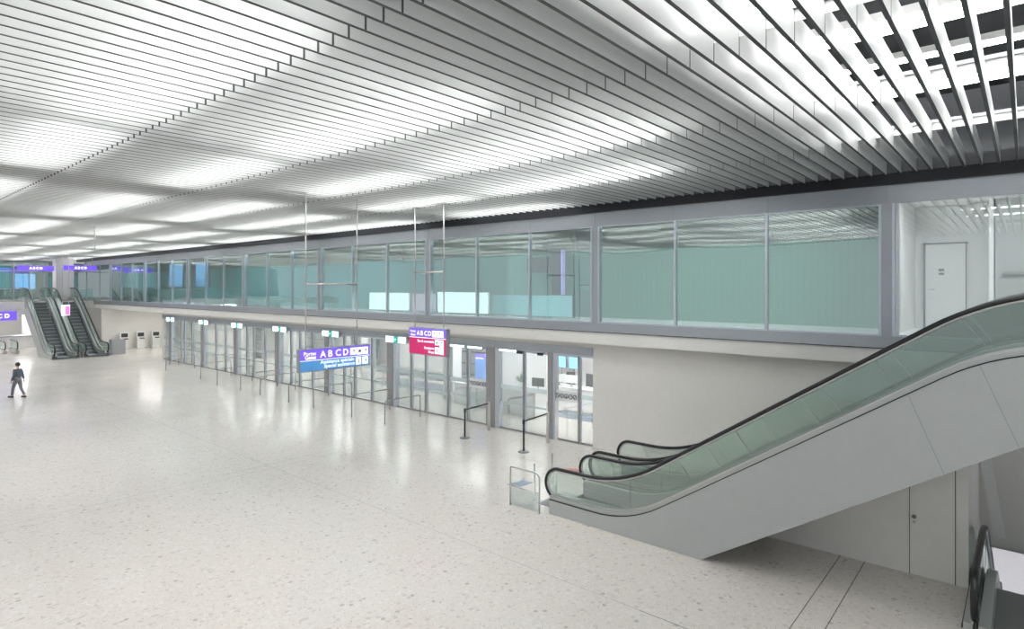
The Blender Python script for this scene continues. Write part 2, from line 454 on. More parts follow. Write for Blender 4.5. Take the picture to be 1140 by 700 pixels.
# luminaires: long lit panels and tube battens, in runs with dark gaps between
def light(name, x0, x1, y, kind, label, group):
    t = thing(name, label, 'ceiling light', ((x0+x1)/2, y, 9.0), 0, group)
    L_ = (x1-x0)/2
    hz = MB(); lt = MB()
    if kind == 'panel':
        w_ = .46 if x0 < -4 else .27
        hz.box(-L_, L_, -w_, w_, .02, .14, M_whitem)
        lt.box(-L_+.02, L_-.02, -w_+.02, w_-.02, 0, .02, M_panel)
    else:
        hz.box(-L_, L_, -.09, .09, .1, .2, M_whitem)
        lt.tube([(-L_+.03, 0, .07), (L_-.03, 0, .07)], .035, M_tube, 8)
    hz.build('housing', t); lt.build('diffuser' if kind == 'panel' else 'tube', t)
    return t
runs = [(-2.7, 3.9), (-11.0, -5.4), (-16.6, -11.6), (-27.0, -19.0), (-37.0, -29.0), (-48.0, -39.0), (-61, -50.0), (-75, -63.0)]
where = ['above the open slats at the right', 'above the slats beside the dark stretch', 'above the slats in mid ceiling', 'above the slats past mid hall',
         'above the slats well down the hall', 'above the slats over the far floor', 'above the slats near the far escalators', 'above the slats at the far end']
for bi, (a, b) in enumerate(zip(seams, seams[1:])):
    off = [0, .8, 0, -.4, .9, -.6, .3][bi]
    rown = ['behind the viewer', 'behind the viewer', 'in the nearest row', 'in the second row', 'in the third row', 'in the fourth row', 'in the gallery row'][bi]
    for ri, (x0, x1) in enumerate(runs):
        o_ = off if ri else 0
        if bi == 6 and ri < 2: continue
        light('ceiling_light', x0+o_, x1+o_, b-.75, 'panel', 'white lit panel %s, %s' % (where[ri], rown), 'luminous panels above the slats')
        if ri < 2 and bi > 1:
            light('tube_light', x0+o_, x1+o_, b-2.25, 'tube', 'tube light %s, %s' % (where[ri], rown), 'tube lights above the slats')

# ================================================================ GALLERY WINDOWS
# wide posts every 8.37 m, slim mullions between
wide = [-2.55-8.27*k for k in range(0, 8)]
wi = 1
for k in range(7):
    xa, xb = wide[k+1]+.16, wide[k]-.16
    w = bpy.data.objects.new('window_%d' % wi, None); COL.objects.link(w); w['kind'] = 'structure'; wi += 1
    q = MB(); q.box(xa, xb, YU, YU+.02, 4.33, 7.52, M_gal_glass); q.build('glass', w)
    for j in (1, 2):
        xm = xa+(xb-xa)*j/3
        q = MB(); q.box(xm-.035, xm+.035, YU-.05, YU+.06, 4.33, 7.52, M_alu2); q.box(xm-.05, xm-.035, YU-.02, YU+.04, 4.33, 7.52, M_steeld); q.build('mullion', w)
    q = MB(); q.box(xa, xb, YU-.04, YU+.04, 4.33, 4.37, M_alu2); q.box(xa, xb, YU-.04, YU+.04, 7.49, 7.52, M_alu2); q.build('window_frame', w)
w = bpy.data.objects.new('window_%d' % wi, None); COL.objects.link(w); w['kind'] = 'structure'; wi += 1
q = MB(); q.box(-2.3, XR, YU, YU+.02, 4.33, 7.52, M_clear); q.build('glass', w)
q = MB(); q.box(-2.36, -2.30, YU-.06, YU+.06, 4.33, 7.52, M_alu2); q.box(-2.3, XR, YU-.04, YU+.04, 4.33, 4.37, M_alu2); q.build('window_frame', w)
g = MB()
for x in wide:
    g.box(x-.11, x+.11, YU-.05, YU+.1, 4.33, 7.52, M_alu)
    g.box(x-.17, x-.11, YU-.07, YU+.06, 4.33, 7.52, M_alu2); g.box(x+.11, x+.17, YU-.07, YU+.06, 4.33, 7.52, M_alu2)
struct('trim_5', g)
g = MB()
for x in [-2.55-2.757*j for j in range(0, 24)] + []:
    g.box(x-.004, x+.004, YU-.064, YU-.055, 7.52, 7.96, M_steeld)
struct('trim_6', g)
# unseen fill strips added to brighten the gallery; screens, handrail
for i, (x0, x1) in enumerate([(-2.0, 3), (-10.5, -4), (-20, -12), (-30, -22), (-42, -32), (-54, -44)]):
    t = thing('gallery_fill_light', ['added fill strip above the white corridor behind the glass', 'added fill strip above the first green bay', 'added fill strip above the bay with the glowing screens',
              'added fill strip above the middle of the gallery', 'added fill strip above the left part of the gallery', 'added fill strip above the far end of the gallery'][i], 'ceiling light', ((x0+x1)/2, 17.45, 7.64), 0, 'added fill lights of the gallery')
    L_ = (x1-x0)/2
    q = MB(); q.box(-L_, L_, -.16, .16, .02, .1, M_whitem); q.build('housing', t)
    q = MB(); q.box(-L_+.03, L_-.03, -.14, .14, 0, .02, M_gal if i else emat('corridor_fill_strip', (1, 1, 1), 16.0)); q.build('diffuser', t)
def screen(name, x0, x1, z0, z1, mt, label, y=18.0, foot=True, hang=0):
    t = thing(name, label, 'screen', ((x0+x1)/2, y, z0 if not foot else 4.35))
    L_ = (x1-x0)/2; zz = z0-t.location.z; zt = z1-t.location.z
    q = MB(); q.box(-L_-.03, L_+.03, .02, .14, zz-.03, zt+.03, M_steeld); q.build('housing', t)
    q = MB(); q.box(-L_, L_, 0, .02, zz, zt, mt); q.build('display', t)
    if hang:
        for s in (-1, 1):
            q = MB(); q.tube([(s*L_*.8, .08, zt), (s*L_*.8, .08, hang-t.location.z)], .015, M_steeld, 6); q.build('hanging_rod', t)
    if foot:
        q = MB(); q.box(-L_*.5, L_*.5, 0, .14, 0, max(zz, .04), M_steeld); q.build('stand', t)
    return t
screen('display_screen', -24.76, -21.75, 4.42, 5.25, M_screen, 'glowing white screen behind the gallery glass, left of the pink one')
screen('display_screen', -21.6, -19.95, 4.42, 5.22, M_screenp, 'dim pinkish screen between two white screens behind the gallery glass', y=18.05)
screen('display_screen', -19.77, -16.74, 4.42, 5.3, M_screen, 'glowing white screen behind the gallery glass, right of the pink one')
screen('display_screen', -16.6, -12.6, 4.42, 5.2, emat('screen_dim_blue', (.25, .48, .52), .5), 'dim blue green screen beside the right hand white screen', y=18.05)
screen('poster_screen', -51.2, -48.7, 5.57, 7.3, M_screenb, 'tall bright blue display behind the far gallery glass, left one', y=18.3, foot=False, hang=7.75)
screen('poster_screen', -46.2, -44.1, 5.57, 7.25, M_screenb, 'tall bright blue display behind the far gallery glass, right one', y=18.3, foot=False, hang=7.75)
t = thing('wall_handrail', 'slim steel handrail on the grey wall at the top right', 'handrail', (0, 19.4, 5.5))
q = MB(); q.tube([(-.45, -.07, .35), (3.5, -.07, .35)], .035, M_steel); q.build('rail', t)
for x in (-.4, 1.5, 3.3):
    q = MB(); q.box(x-.012, x+.012, -.07, 0, .3, .34, M_steel); q.build('bracket', t)
# dark monitor block and projector boxes inside the gallery
t = thing('ceiling_projector', 'small dark projector hanging inside the gallery behind the glass', 'projector', (-14.9, 18.6, 7.0))
q = MB(); q.box(-.35, .35, -.2, .2, 0, .18, M_grey, b=.02); q.build('body', t)
q = MB(); q.tube([(0, 0, .18), (0, 0, .75)], .03, M_steeld); q.build('pole', t)
t = thing('information_pillar', 'dark pillar with lilac edge inside the gallery between white screens and green bays', 'pillar', (-13.8, 19.0, 4.35))
q = MB(); q.box(-.35, .1, -.1, .1, 0, 2.6, M_char); q.build('body', t)
q = MB(); q.box(.1, .16, -.1, .1, 0, 2.6, emat('lilac_edge', (.45, .35, .8), .5)); q.build('edge', t)
q = MB(); q.box(-1.6, -.35, -.1, .1, 1.75, 2.35, M_char); q.build('sign_arm', t)

# ================================================================ ENTRANCE DOORS
cols = [-48.75, -43.0, -38.05, -32.8, -27.65, -22.35, -16.0, -13.1]
cw = {-16.0: .33, -13.1: .16, -22.35: .32}
mids = [[-46.85, -46.2, -44.93], [-41.08, -39.67], [-36.69, -35.8, -34.42], [-31.43, -30.48, -29.19], [-26.26, -25.33, -23.93], [-21.01, -20.03, -18.6, -17.43], [-14.44], [-11.93]]
g = MB()
for x in cols:
    w_ = cw.get(x, .28)
    g.box(x-w_, x+w_*.4, YD-.04, YD+.26, 0, 3.14, M_doorgrey)
    g.box(x+w_*.4, x+w_, YD-.02, YD+.2, 0, 3.14, M_alu2)
struct('trim_7', g)
edges = [-50.15]+cols+[-11.33]
dn = 3
for k in range(len(edges)-1):
    xa = edges[k]+(.25 if k else 0); xb = edges[k+1]-(.28 if k < len(edges)-2 else 0)
    mm = [[]]+mids if False else None
    ms = [] if k == 0 else mids[k-1]
    d = bpy.data.objects.new('door_%d' % dn, None); COL.objects.link(d); d['kind'] = 'structure'; dn += 1
    q = MB(); q.box(xa, xb, YD+.08, YD+.10, .06, 3.12, M_door_glass); q.build('glass', d)
    q = MB(); q.box(xa, xb, YD+.05, YD+.13, 0, .07, M_doorgrey); q.box(xa, xb, YD+.03, YD+.15, 3.06, 3.14, M_alu2); q.build('door_frame', d)
    for x in ms:
        q = MB(); q.box(x-.05, x+.03, YD+.02, YD+.14, 0, 3.1, M_doorgrey); q.box(x+.03, x+.06, YD+.04, YD+.12, 0, 3.1, M_alu2); q.build('stile', d)
    q = MB(); q.box(xa, xb, YD+.074, YD+.079, 1.58, 1.74, M_frost); q.box(xa, xb, YD+.074, YD+.079, .98, 1.06, M_frost); q.build('frosted_band', d)
    if k in (6, 8):
        x0, x1 = (-17.32, -16.4) if k == 6 else (-13.0, -12.0)
        q = MB(); q.box(x0, x1, YD+.066, YD+.072, 1.42, 1.80, mat('white_film', (.93, .95, .95), .5)); bnd = q.build('pictogram_strip', d)
        for j in range(5):
            cx = x0+(x1-x0)*(.12+.19*j)
            q = MB(); rr = .075
            ring = [(cx+rr*math.cos(a*PI/10), YD+.060, 1.61+rr*math.sin(a*PI/10)) for a in range(21)]
            q.tube(ring, .014, M_signpic, 6)
            if j == 0: q.tube([(cx-.05, YD+.06, 1.66), (cx+.05, YD+.06, 1.56)], .012, M_signpic, 6)
            elif j == 1: q.box(cx-.015, cx+.015, YD+.056, YD+.064, 1.57, 1.65, M_signpic)
            elif j == 2: q.box(cx-.03, cx+.03, YD+.056, YD+.064, 1.56, 1.62, M_signpic)
            elif j == 3: q.box(cx-.02, cx+.02, YD+.056, YD+.064, 1.60, 1.63, M_signpic)
            else: q.tube([(cx-.05, YD+.06, 1.56), (cx+.05, YD+.06, 1.66)], .012, M_signpic, 6)
            q.build('pictogram', bnd)
# illuminated emergency exit boxes over the door posts
exl = ['far left post of the entrance', 'second post from the far left', 'third post from the far left', 'fourth post, left of the violet sign', 'post behind the violet sign', 'post left of the magenta sign']
for i, x in enumerate(cols[:6]):
    t = thing('exit_sign', 'small lit white and green exit box over the %s' % exl[i], 'exit sign', (x+.55, YD-.05, 3.14), 0, 'lit exit boxes over the doors')
    q = MB(); q.box(-.75, .75, -.16, 0, -.16, .14, M_alu2, b=.01); q.build('housing', t)
    q = MB(); q.box(-.7, -.15, -.175, -.16, -.14, .12, M_exitw); q.build('lamp', t)
    q = MB(); q.box(.2, .7, -.175, -.16, -.14, .12, M_exitw); q.build('lamp', t)
    q = MB(); q.box(-.13, .18, -.175, -.16, -.14, .12, M_green)
    q.box(-.02, .0, -.178, -.175, -.1, .05, M_signwhite); q.box(-.06, .05, -.178, -.175, .0, .02, M_signwhite); q.build('pictogram', t)
for x0, x1, lab in [(-18.6, -17.5, 'slim white light strip over the glass left of the blue totem door'), (-17.35, -16.5, 'slim white light strip over the door with the left pictogram strip'), (-15.6, -14.7, 'slim white light strip over the sliding door beside the wide post')]:
    t = thing('door_light', lab, 'light strip', ((x0+x1)/2, YD-.03, 3.1), 0, 'light strips over the right hand doors')
    q = MB(); q.box(-(x1-x0)/2, (x1-x0)/2, -.05, .02, -.06, .02, M_alu2); q.build('housing', t)
    q = MB(); q.box(-(x1-x0)/2+.02, (x1-x0)/2-.02, -.055, -.05, -.055, .015, M_exitw); q.build('diffuser', t)
for i, x in enumerate([-14.6, -13.6]):
    tag(MB().box(-.13, .13, -.06, .0, -.05, .05, M_char, b=.01).build('door_sensor', loc=(x, YD-.0, 3.04)), 'small black door sensor, %s of two over the sliding door' % ('left' if i == 0 else 'right'), 'sensor', 'door sensors')
# wide fill lights added to brighten the room behind the doors, out of view
n = 0
rowl = ['close behind the glass', 'deeper in the room']
bay = ['at the far left', 'in the second bay from the left', 'left of centre', 'at centre', 'right of centre', 'behind the violet sign', 'above the white desks', 'above the reception counter']
for r, y in enumerate([20.5, 24.0]):
    for k, x in enumerate([-46, -41, -36, -31, -26, -19.5, -15, -11]):
        t = thing('room_fill_light', 'added fill light behind the doors, %s, %s' % (bay[k], rowl[r]), 'ceiling light', (x, y, 3.5), 0, 'added fill lights behind the doors')
        q = MB(); q.box(-1.3, 1.3, -.32, .32, .02, .1, M_whitem); q.build('housing', t)
        q = MB(); q.box(-1.27, 1.27, -.3, .3, 0, .02, M_hall); q.build('diffuser', t)

# ================================================================ INSIDE THE ROOM
def desk(x0, x1, y0, y1, h, label, top=.05):
    t = thing('reception_counter', label, 'counter', ((x0+x1)/2, (y0+y1)/2, 0), 0, 'white counters behind the doors')
    a, b = (x1-x0)/2, (y1-y0)/2
    q = MB(); q.box(-a+.06, a-.06, -b+.06, b-.06, 0, h-top, M_white, b=.01); q.build('body', t)
    q = MB(); q.box(-a, a, -b, b, h-top, h, M_white, b=.012); q.build('countertop', t)
    q = MB(); q.box(-a+.1, a-.1, -b+.1, b-.1, 0, .08, M_grey); q.build('plinth', t)
    return t
desk(-18.4, -15.6, 19.7, 20.6, 1.1, 'white reception counter with the potted plant on it')
desk(-20.8, -18.6, 19.9, 20.6, 1.0, 'low white counter left of the one with the plant')
desk(-16.9, -13.6, 22.4, 23.2, .95, 'white desk with the computer screens at the back right')
tag(MB().box(-2.0, 2.0, -.06, .06, 0, 2.25, M_white, b=.01).build('partition_wall', loc=(-19.5, 23.0, 0)), 'white head high partition behind the counter with the plant', 'partition')
t = thing('potted_plant', 'leafy green plant in a white pot on the reception counter', 'plant', (-16.65, 20.05, 1.1))
MB().lathe([(.10, 0), (.16, .3), (.16, .32), (.13, .32), (.12, .28)], 0, 0, M_white, 18).build('pot', t)
q = MB(); rnd = random.Random(3)
for i in range(46):
    a = rnd.uniform(0, 2*PI); L_ = rnd.uniform(.25, .5); tilt = rnd.uniform(.15, 1.1)
    d = Vector((math.cos(a)*math.sin(tilt), math.sin(a)*math.sin(tilt), math.cos(tilt)))
    sd = Vector((-math.sin(a), math.cos(a), 0))*.035
    o = Vector((0, 0, .28)); m_ = o+d*L_*.6; e = o+d*L_+Vector((0, 0, -.05*tilt))
    q.add([o, m_+sd, e, m_-sd], [(0, 1, 2), (0, 2, 3)], M_leaf)
q.build('foliage', t)
def monitor(x, y, z, rz, label, mt=M_white):
    t = thing('computer_monitor', label, 'monitor', (x, y, z), rz)
    q = MB(); q.box(-.3, .3, -.02, .03, .15, .52, mt, b=.01); q.build('screen', t)
    q = MB(); q.box(-.03, .03, 0, .03, .01, .2, M_grey); q.build('stand', t)
    q = MB(); q.box(-.12, .12, -.08, .1, 0, .015, M_grey); q.build('base', t)
monitor(-15.93, 20.3, 1.1, .15, 'dark computer screen beside the potted plant', M_char)
monitor(-15.9, 22.75, .95, .2, 'white backed computer screen on the rear desk between the dark chairs')
monitor(-16.55, 22.7, .95, .5, 'small white backed screen at the left end of the rear desk')
def office_chair(x, y, rz, label):
    t = thing('office_chair', label, 'chair', (x, y, 0), rz, 'dark office chairs at the rear desk')
    q = MB(); q.box(-.25, .25, -.24, .24, .45, .53, M_char, b=.03); q.build('seat', t)
    q = MB(); q.box(-.24, .24, .22, .29, .58, 1.35, M_char, b=.03); q.build('backrest', t)
    q = MB(); q.tube([(0, 0, .1), (0, 0, .46)], .03, M_steeld); q.build('column', t)
    q = MB()
    for k in range(5):
        a = 2*PI*k/5; q.tube([(0, 0, .12), (.28*math.cos(a), .28*math.sin(a), .06)], .02, M_steeld, 6)
        q.tube([(.28*math.cos(a), .28*math.sin(a)-.015, .03), (.28*math.cos(a), .28*math.sin(a)+.015, .03)], .03, M_rubber, 8)
    q.build('base', t)
    for s in (-1, 1):
        q = MB(); q.tube([(s*.27, .1, .48), (s*.29, .1, .7), (s*.29, -.12, .7)], .016, M_char, 6); q.build('armrest', t)
office_chair(-17.0, 24.1, .2, 'dark high backed office chair behind the rear desk, left of the screen')
office_chair(-16.0, 24.1, -.2, 'dark high backed office chair behind the rear desk, right of the screen')
t = thing('totem_sign', 'tall blue sign panel with violet top behind the left pictogram door', 'sign', (-20.25, 21.2, 0))
q = MB(); q.box(-.3, .3, 0, .1, 0, .9, M_white); q.build('base', t)
q = MB(); q.box(-.3, .3, -.02, .1, .9, 2.05, emat('totem_blue', (.08, .24, .62), .6)); q.build('panel', t)
q = MB(); q.box(-.3, .3, -.02, .1, 2.05, 2.25, M_purple); q.box(-.27, .27, -.026, -.02, 2.03, 2.08, M_signwhite); q.build('header', t)
for x0, x1, lab in [(-19.35, -18.75, 'left blue screen on a stand at the back above the dark chairs'), (-18.55, -17.95, 'right blue screen on a stand at the back above the dark chairs')]:
    t = thing('standing_screen', lab, 'screen', ((x0+x1)/2, 26.3, 0), 0, 'blue screens at the back of the room')
    q = MB(); q.box(-.32, .32, .02, .1, 1.17, 1.83, M_steeld); q.build('housing', t)
    q = MB(); q.box(-.29, .29, 0, .02, 1.2, 1.8, M_screenb); q.build('display', t)
    q = MB(); q.box(-.03, .03, .02, .08, 0, 1.2, M_steeld); q.box(-.2, .2, -.1, .2, 0, .02, M_steeld); q.build('stand', t)
def carpet(x0, x1, y0, y1, mt, label):
    tag(MB().box(-(x1-x0)/2, (x1-x0)/2, -(y1-y0)/2, (y1-y0)/2, 0, .012, mt).build('carpet_runner', loc=((x0+x1)/2, (y0+y1)/2, 0)), label, 'carpet')
carpet(-28.5, -21.9, 21.0, 23.2, M_carpet, 'blue grey floor mat behind the doors under the magenta sign')
carpet(-34.5, -20.0, 24.0, 26.2, M_cardark, 'long dark mat at the back of the room left of the counters')
carpet(-15.8, -11.2, 20.7, 22.1, M_carpet, 'blue grey floor mat inside the rightmost door')
# partition columns and dark shelving seen through the left doors
for x, lab in [(-30.2, 'between the fourth and fifth door posts'), (-39.4, 'behind the third door bay'), (-47.0, 'behind the leftmost door bay'), (-21.5, 'left of the white counters')]:
    tag(MB().box(-.35, .35, -.3, .3, 0, 3.62, M_whitem, b=.01).build('pillar', loc=(x, 21.9 if x < -25 else 20.55, 0)), 'square white pillar in the room %s' % lab, 'pillar', 'pillars behind the doors')
def shelf(x, y, w, h, label):
    t = thing('storage_shelf', label, 'shelf', (x, y, 0), 0, 'dark shelving behind the doors')
    q = MB(); q.box(-w/2, w/2, .3, .33, 0, h, M_grey); q.build('back', t)
    for s in (-1, 1):
        q = MB(); q.box(s*w/2-.02, s*w/2+.02, -.02, .33, 0, h, M_grey); q.build('side_panel', t)
    for k in range(5):
        q = MB(); q.box(-w/2+.02, w/2-.02, 0, .3, .1+k*(h-.2)/4, .13+k*(h-.2)/4, M_char); q.build('shelf_board', t)
shelf(-45.5, 22.6, 1.4, 2.4, 'dark open shelf behind the leftmost door bay')
shelf(-42.0, 25.5, 2.4, 3.0, 'dark open shelf behind the second door bay')
shelf(-36.5, 26.0, 3.0, 3.0, 'dark open shelf behind the third door bay')
shelf(-26.0, 26.4, 3.5, 3.0, 'dark open shelf at the back behind the violet sign')
shelf(-21.5, 26.4, 3.5, 3.0, 'dark open shelf at the back behind the magenta sign')
for i, x in enumerate([-40.6, -34.0, -28.7, -23.4, -18.2]):
    t = thing('glass_partition', ['low glass barrier inside the second door bay', 'low glass barrier inside the third door bay', 'low glass barrier inside the fourth door bay', 'low glass barrier inside the bay behind the violet sign', 'low glass barrier inside the bay right of the magenta sign'][i], 'barrier', (x, 19.0, 0), 0, 'low barriers inside the doors')
    q = MB(); q.box(-.01, .01, -.6, .6, .1, .95, M_clear); q.build('glass', t)
    for y in (-.62, .62):
        q = MB(); q.box(-.03, .03, y-.03, y+.03, 0, 1.0, M_steel); q.build('post', t)

# ================================================================ ESCALATORS
SL = .66
def make_escalator(label, loc, rz, group):
    t = thing('escalator', label, 'escalator', loc, rz, group)
    TOPU = 11.6
    rail = fillet([(.42, 1.07), (2.18, 1.07), (8.82, 5.45), (TOPU, 5.45)], [1.0, 1.1], 10)
    deckp = fillet([(.28, .33), (2.45, .33), (8.84, 4.55), (TOPU+.1, 4.55)], [.9, .9], 8)
    under = [(.28, 0), (4.1, 0), (9.1, 3.16), (TOPU+.1, 3.16)]
    # side cladding
    for s in (-1, 1):
        q = MB()
        poly = deckp + under[::-1]
        y0, y1 = (s*.92, s*.86)
        q.prism(poly, min(y0, y1), max(y0, y1), M_truss)
        o = q.build('side_panel', t)
        # panel joints
        for u in (7.63, 8.54):
            j = MB()
            zt = .33+SL*(u-2.45)-.02; zb = SL*.955*(u+.48-4.1)
            j.prism([(u, zt), (u+.012, zt), (u+.492, zb), (u+.48, zb)], s*.921-.0015, s*.921+.0015, M_grey)
            j.build('panel_joint', o)
    q = MB(); q.prism([(4.1, 0), (9.1, 3.16), (TOPU+.1, 3.16), (TOPU+.1, 3.2), (9.08, 3.2), (4.05, .02)], -.86, .86, M_truss); q.build('soffit_panel', t)
    q = MB(); q.box(.26, .30, -.86, .86, 0, .1, M_steeld); q.build('front_plate', t)
    # decking (metal strips either side of each glass)
    for s in (-1, 1):
        q = MB(); up = [(p[0], p[1]+.10) for p in deckp]; q.strip(up, deckp, s*.90, s*.78, M_skirt); q.strip([(p[0], p[1]+.02) for p in deckp], deckp, s*.925, s*.90, M_rubber); q.strip([(p[0], p[1]+.135) for p in deckp], up, s*.80, s*.77, M_steel); q.build('outer_deck', t)
        q = MB(); up = [(p[0], p[1]+.10) for p in deckp]; lo_ = [(p[0], p[1]-.10) for p in deckp]; q.strip(up, lo_, s*.71, s*.56, M_skirt); q.build('inner_deck', t)
        q = MB(); lo2 = [(p[0], p[1]-.30) for p in deckp]; q.strip([(p[0], p[1]-.1) for p in deckp], lo2, s*.565, s*.55, M_skirt); q.build('skirt', t)
    # balustrades
    for s in (-1, 1):
        arc = [(.42+.36*math.cos(a), .70+.37*math.sin(a)) for a in [PI/2+PI*k/14 for k in range(0, 15)]]
        arct = [(TOPU+.36*math.cos(a), 5.08+.37*math.sin(a)) for a in [PI/2-PI*k/14 for k in range(0, 15)]]
        path = arc[::-1] + rail[1:-1] + arct
        hr = MB(); hr.tube([(p[0], s*.75, p[1]) for p in path], .050, M_rubber, 12, flat=.78); hr_o = hr.build('handrail', t)
        gd = MB()
        inner = []
        for i, p in enumerate(path):
            a = Vector(path[max(i-1, 0)]); b = Vector(path[min(i+1, len(path)-1)]); d = (b-a).normalized(); n_ = Vector((d.y, -d.x))
            inner.append((p[0]+n_.x*.045, p[1]+n_.y*.045))
        gd.tube([(p[0], s*.75, p[1]) for p in inner], .022, M_steel, 8); gd.build('handrail_guide', t)
        # glass between deck and rail
        gl = MB()
        top = []; bot = []
        rl = [(p[0], p[1]-.05) for p in rail]
        def dz(u):
            for a, b in zip(deckp, deckp[1:]):
                if a[0] <= u <= b[0]: return a[1]+(b[1]-a[1])*(u-a[0])/max(b[0]-a[0], 1e-6)
            return deckp[-1][1] if u > 1 else deckp[0][1]
        g1 = [(.12+.30*(1-math.cos(k*PI/16)), .70+.33*math.sin(k*PI/16)) for k in range(1, 8)]
        for p in g1+rl:
            top.append(p); bot.append((p[0], (.70-(p[1]-.70) if (p[0] < .42) else dz(p[0])) if p[0] < .42 else dz(p[0])))
        e1 = [(TOPU+.3*math.sin(k*PI/16), 5.08+.33*math.cos(k*PI/16)) for k in range(1, 8)]
        for p in e1: top.append(p); bot.append((p[0], 5.08-(p[1]-5.08)))
        gl.strip(top, bot, s*.75-.006, s*.75+.006, M_esc_glass); go = gl.build('glass_balustrade', t)
        jt = MB()
        for u in (2.4, 3.6, 4.8, 6.0, 7.2, 8.4, 9.6):
            zt = None
            for a, b in zip(rail, rail[1:]):
                if a[0] <= u <= b[0]: zt = a[1]+(b[1]-a[1])*(u-a[0])/(b[0]-a[0])
            off = .35 if 3 < u < 9 else 0
            jt.prism([(u-off*.3, zt-.07), (u-off*.3+.012, zt-.07), (u+off+.012, dz(u+off)+.03), (u+off, dz(u+off)+.03)], s*.75-.008, s*.75+.008, M_grey)
        jt.build('glass_joint', go)
        q = MB(); q.box(.24, .42, s*.75-.06, s*.75+.06, .28, .42, M_rubber, b=.02); q.build('handrail_inlet', t)
    # landing plates and steps
    q = MB(); q.box(-.35, 1.7, -.56, .56, .0, .015, M_steeld); q.build('landing_plate', t)
    q = MB(); q.box(9.3, TOPU+1, -.56, .56, 4.34, 4.365, M_steeld); q.build('landing_plate', t)
    q = MB(); q.box(1.55, 1.72, -.54, .54, .012, .03, M_steel); q.build('comb_plate', t)
    prev = None
    us = [1.75+.40*k for k in range(19)]
    for u in us:
        z = max(0.02, min(4.34, SL*(u+.2-2.75)))
        if z > 4.3: z = 4.34
        st = MB(); st.box(u, u+.40, -.54, .54, z-.04, z, M_step)
        st.box(u-.005, u+.02, -.54, .54, z-.30, z-.04, M_stepdark)
        st.box(u, u+.014, -.54, .54, z, z+.004, M_skirt)
        for s in (-1, 1): st.box(u, u+.4, s*.54, s*.50, z, z+.003, M_skirt)
        st.build('step', t)
    return t
e1 = make_escalator('nearest escalator at the right, rising rightwards with pale grey side panel', (-9.1, 12.6, 0), 0, 'glass sided escalators rising to the gallery level')
copytree(e1, (-9.1, 14.55, 0), 0, 'second escalator at the right, just behind the nearest one', 'glass sided escalators rising to the gallery level')
copytree(e1, (-55.9, 12.75, 0), PI, 'left one of the two far escalators at the end of the hall')
copytree(e1, (-55.9, 14.75, 0), PI, 'right one of the two far escalators at the end of the hall')
copytree(e1, (.15, 23.4, -4.36), -PI/2, 'escalator dropping to the lower floor in the bottom right corner', 'escalators leading down')

# ================================================================ HANGING SIGNS
def pictobox(mb, o, r, w, h, mt=M_signwhite, n=None):
    pass
def hanging_sign(label, origin, right, width, zb, zt, rods, bar_z, rows, kindlist):
    """origin = lower-left corner seen from the front; right = unit vector of reading direction"""
    R = Vector(right); N = R.cross(Vector((0, 0, 1)))    # front normal
    ang = math.atan2(R.y, R.x)
    t = thing('hanging_sign', label, 'sign', (origin[0], origin[1], zb), ang)
    hgt = zt-zb
    q = MB(); q.box(-.03, width+.03, .0, .16, -.03, hgt+.03, M_alu, b=.012); q.build('housing', t)
    for x0, x1, z0, z1, mt in rows:
        q = MB(); q.box(x0*width, x1*width, -.01, .0, z0*hgt, z1*hgt, mt); q.build('sign_panel', t)
    for r in rods:
        q = MB(); q.tube([(r, .08, hgt+.03), (r, .08, 8.54-zb)], .02, M_steel, 8); q.build('hanging_rod', t)
        q = MB(); q.box(r-.22, r+.22, -.14, .3, 8.525-zb, 8.555-zb, M_steeld); q.build('ceiling_clamp', t)
    q = MB(); q.tube([(rods[0], .08, bar_z-zb), (rods[1], .08, bar_z-zb)], .028, M_steel, 8); q.build('crossbar', t)
    return t, hgt
def arrow(mb, cx, cz, s, mt, ang):
    c_, s_ = math.cos(ang), math.sin(ang)
    def R_(x, z): return (cx+(x*c_-z*s_)*s, cz+(x*s_+z*c_)*s)
    for poly in ([(-.9, -.12), (.5, -.12), (.5, .12), (-.9, .12)], [(.9, 0), (.1, .75), (-.15, .62), (.5, 0)], [(.9, 0), (.5, 0), (-.15, -.62), (.1, -.75)]):
        mb.prism([R_(*p_) for p_ in poly], -.020, -.015, mt)
def suitcase(mb, cx, cz, s, mt):
    mb.box(cx-s*.7, cx+s*.7, -.02, -.015, cz-s*.6, cz+s*.4, mt); mb.box(cx-s*.25, cx+s*.25, -.02, -.015, cz+s*.4, cz+s*.65, mt)
def man(mb, cx, cz, s, mt):
    mb.box(cx-s*.22, cx+s*.22, -.02, -.015, cz-s*.8, cz+s*.35, mt); mb.box(cx-s*.18, cx+s*.18, -.02, -.015, cz+s*.45, cz+s*.85, mt)
R3 = (1, 0, 0); U3 = (0, 0, 1)
# violet / blue sign, reading along +Y
W1 = 2.34
t, hh = hanging_sign('violet and blue hanging sign with gate letters and special assistance text', (-15.5, 8.93, 0), (0, 1, 0), W1, 3.12, 3.72, (.22, 1.94), 5.6,
    [(0, 1, .50, 1, M_purple), (0, 1, 0, .48, M_blue), (0, 1, .475, .505, M_signwhite)], None)
text_mesh('lettering', 'Portes', .15, M_signwhite, t, (.10, -.012, .74*hh), R3, U3, bold=.001)
text_mesh('lettering', 'Gates', .15, M_signwhite, t, (.14, -.012, .555*hh), R3, U3, bold=.003)
for k, ch in enumerate('ABCD'): text_mesh('lettering', ch, .27, M_signwhite, t, (.63+.25*k, -.012, .60*hh), R3, U3, bold=.004)
text_mesh('lettering', 'Assistance spéciale', .15, M_signwhite, t, (1.78, -.012, .29*hh), R3, U3, 'RIGHT', .001)
text_mesh('lettering', 'Special assistance', .15, M_signwhite, t, (1.80, -.012, .08*hh), R3, U3, 'RIGHT', .001)
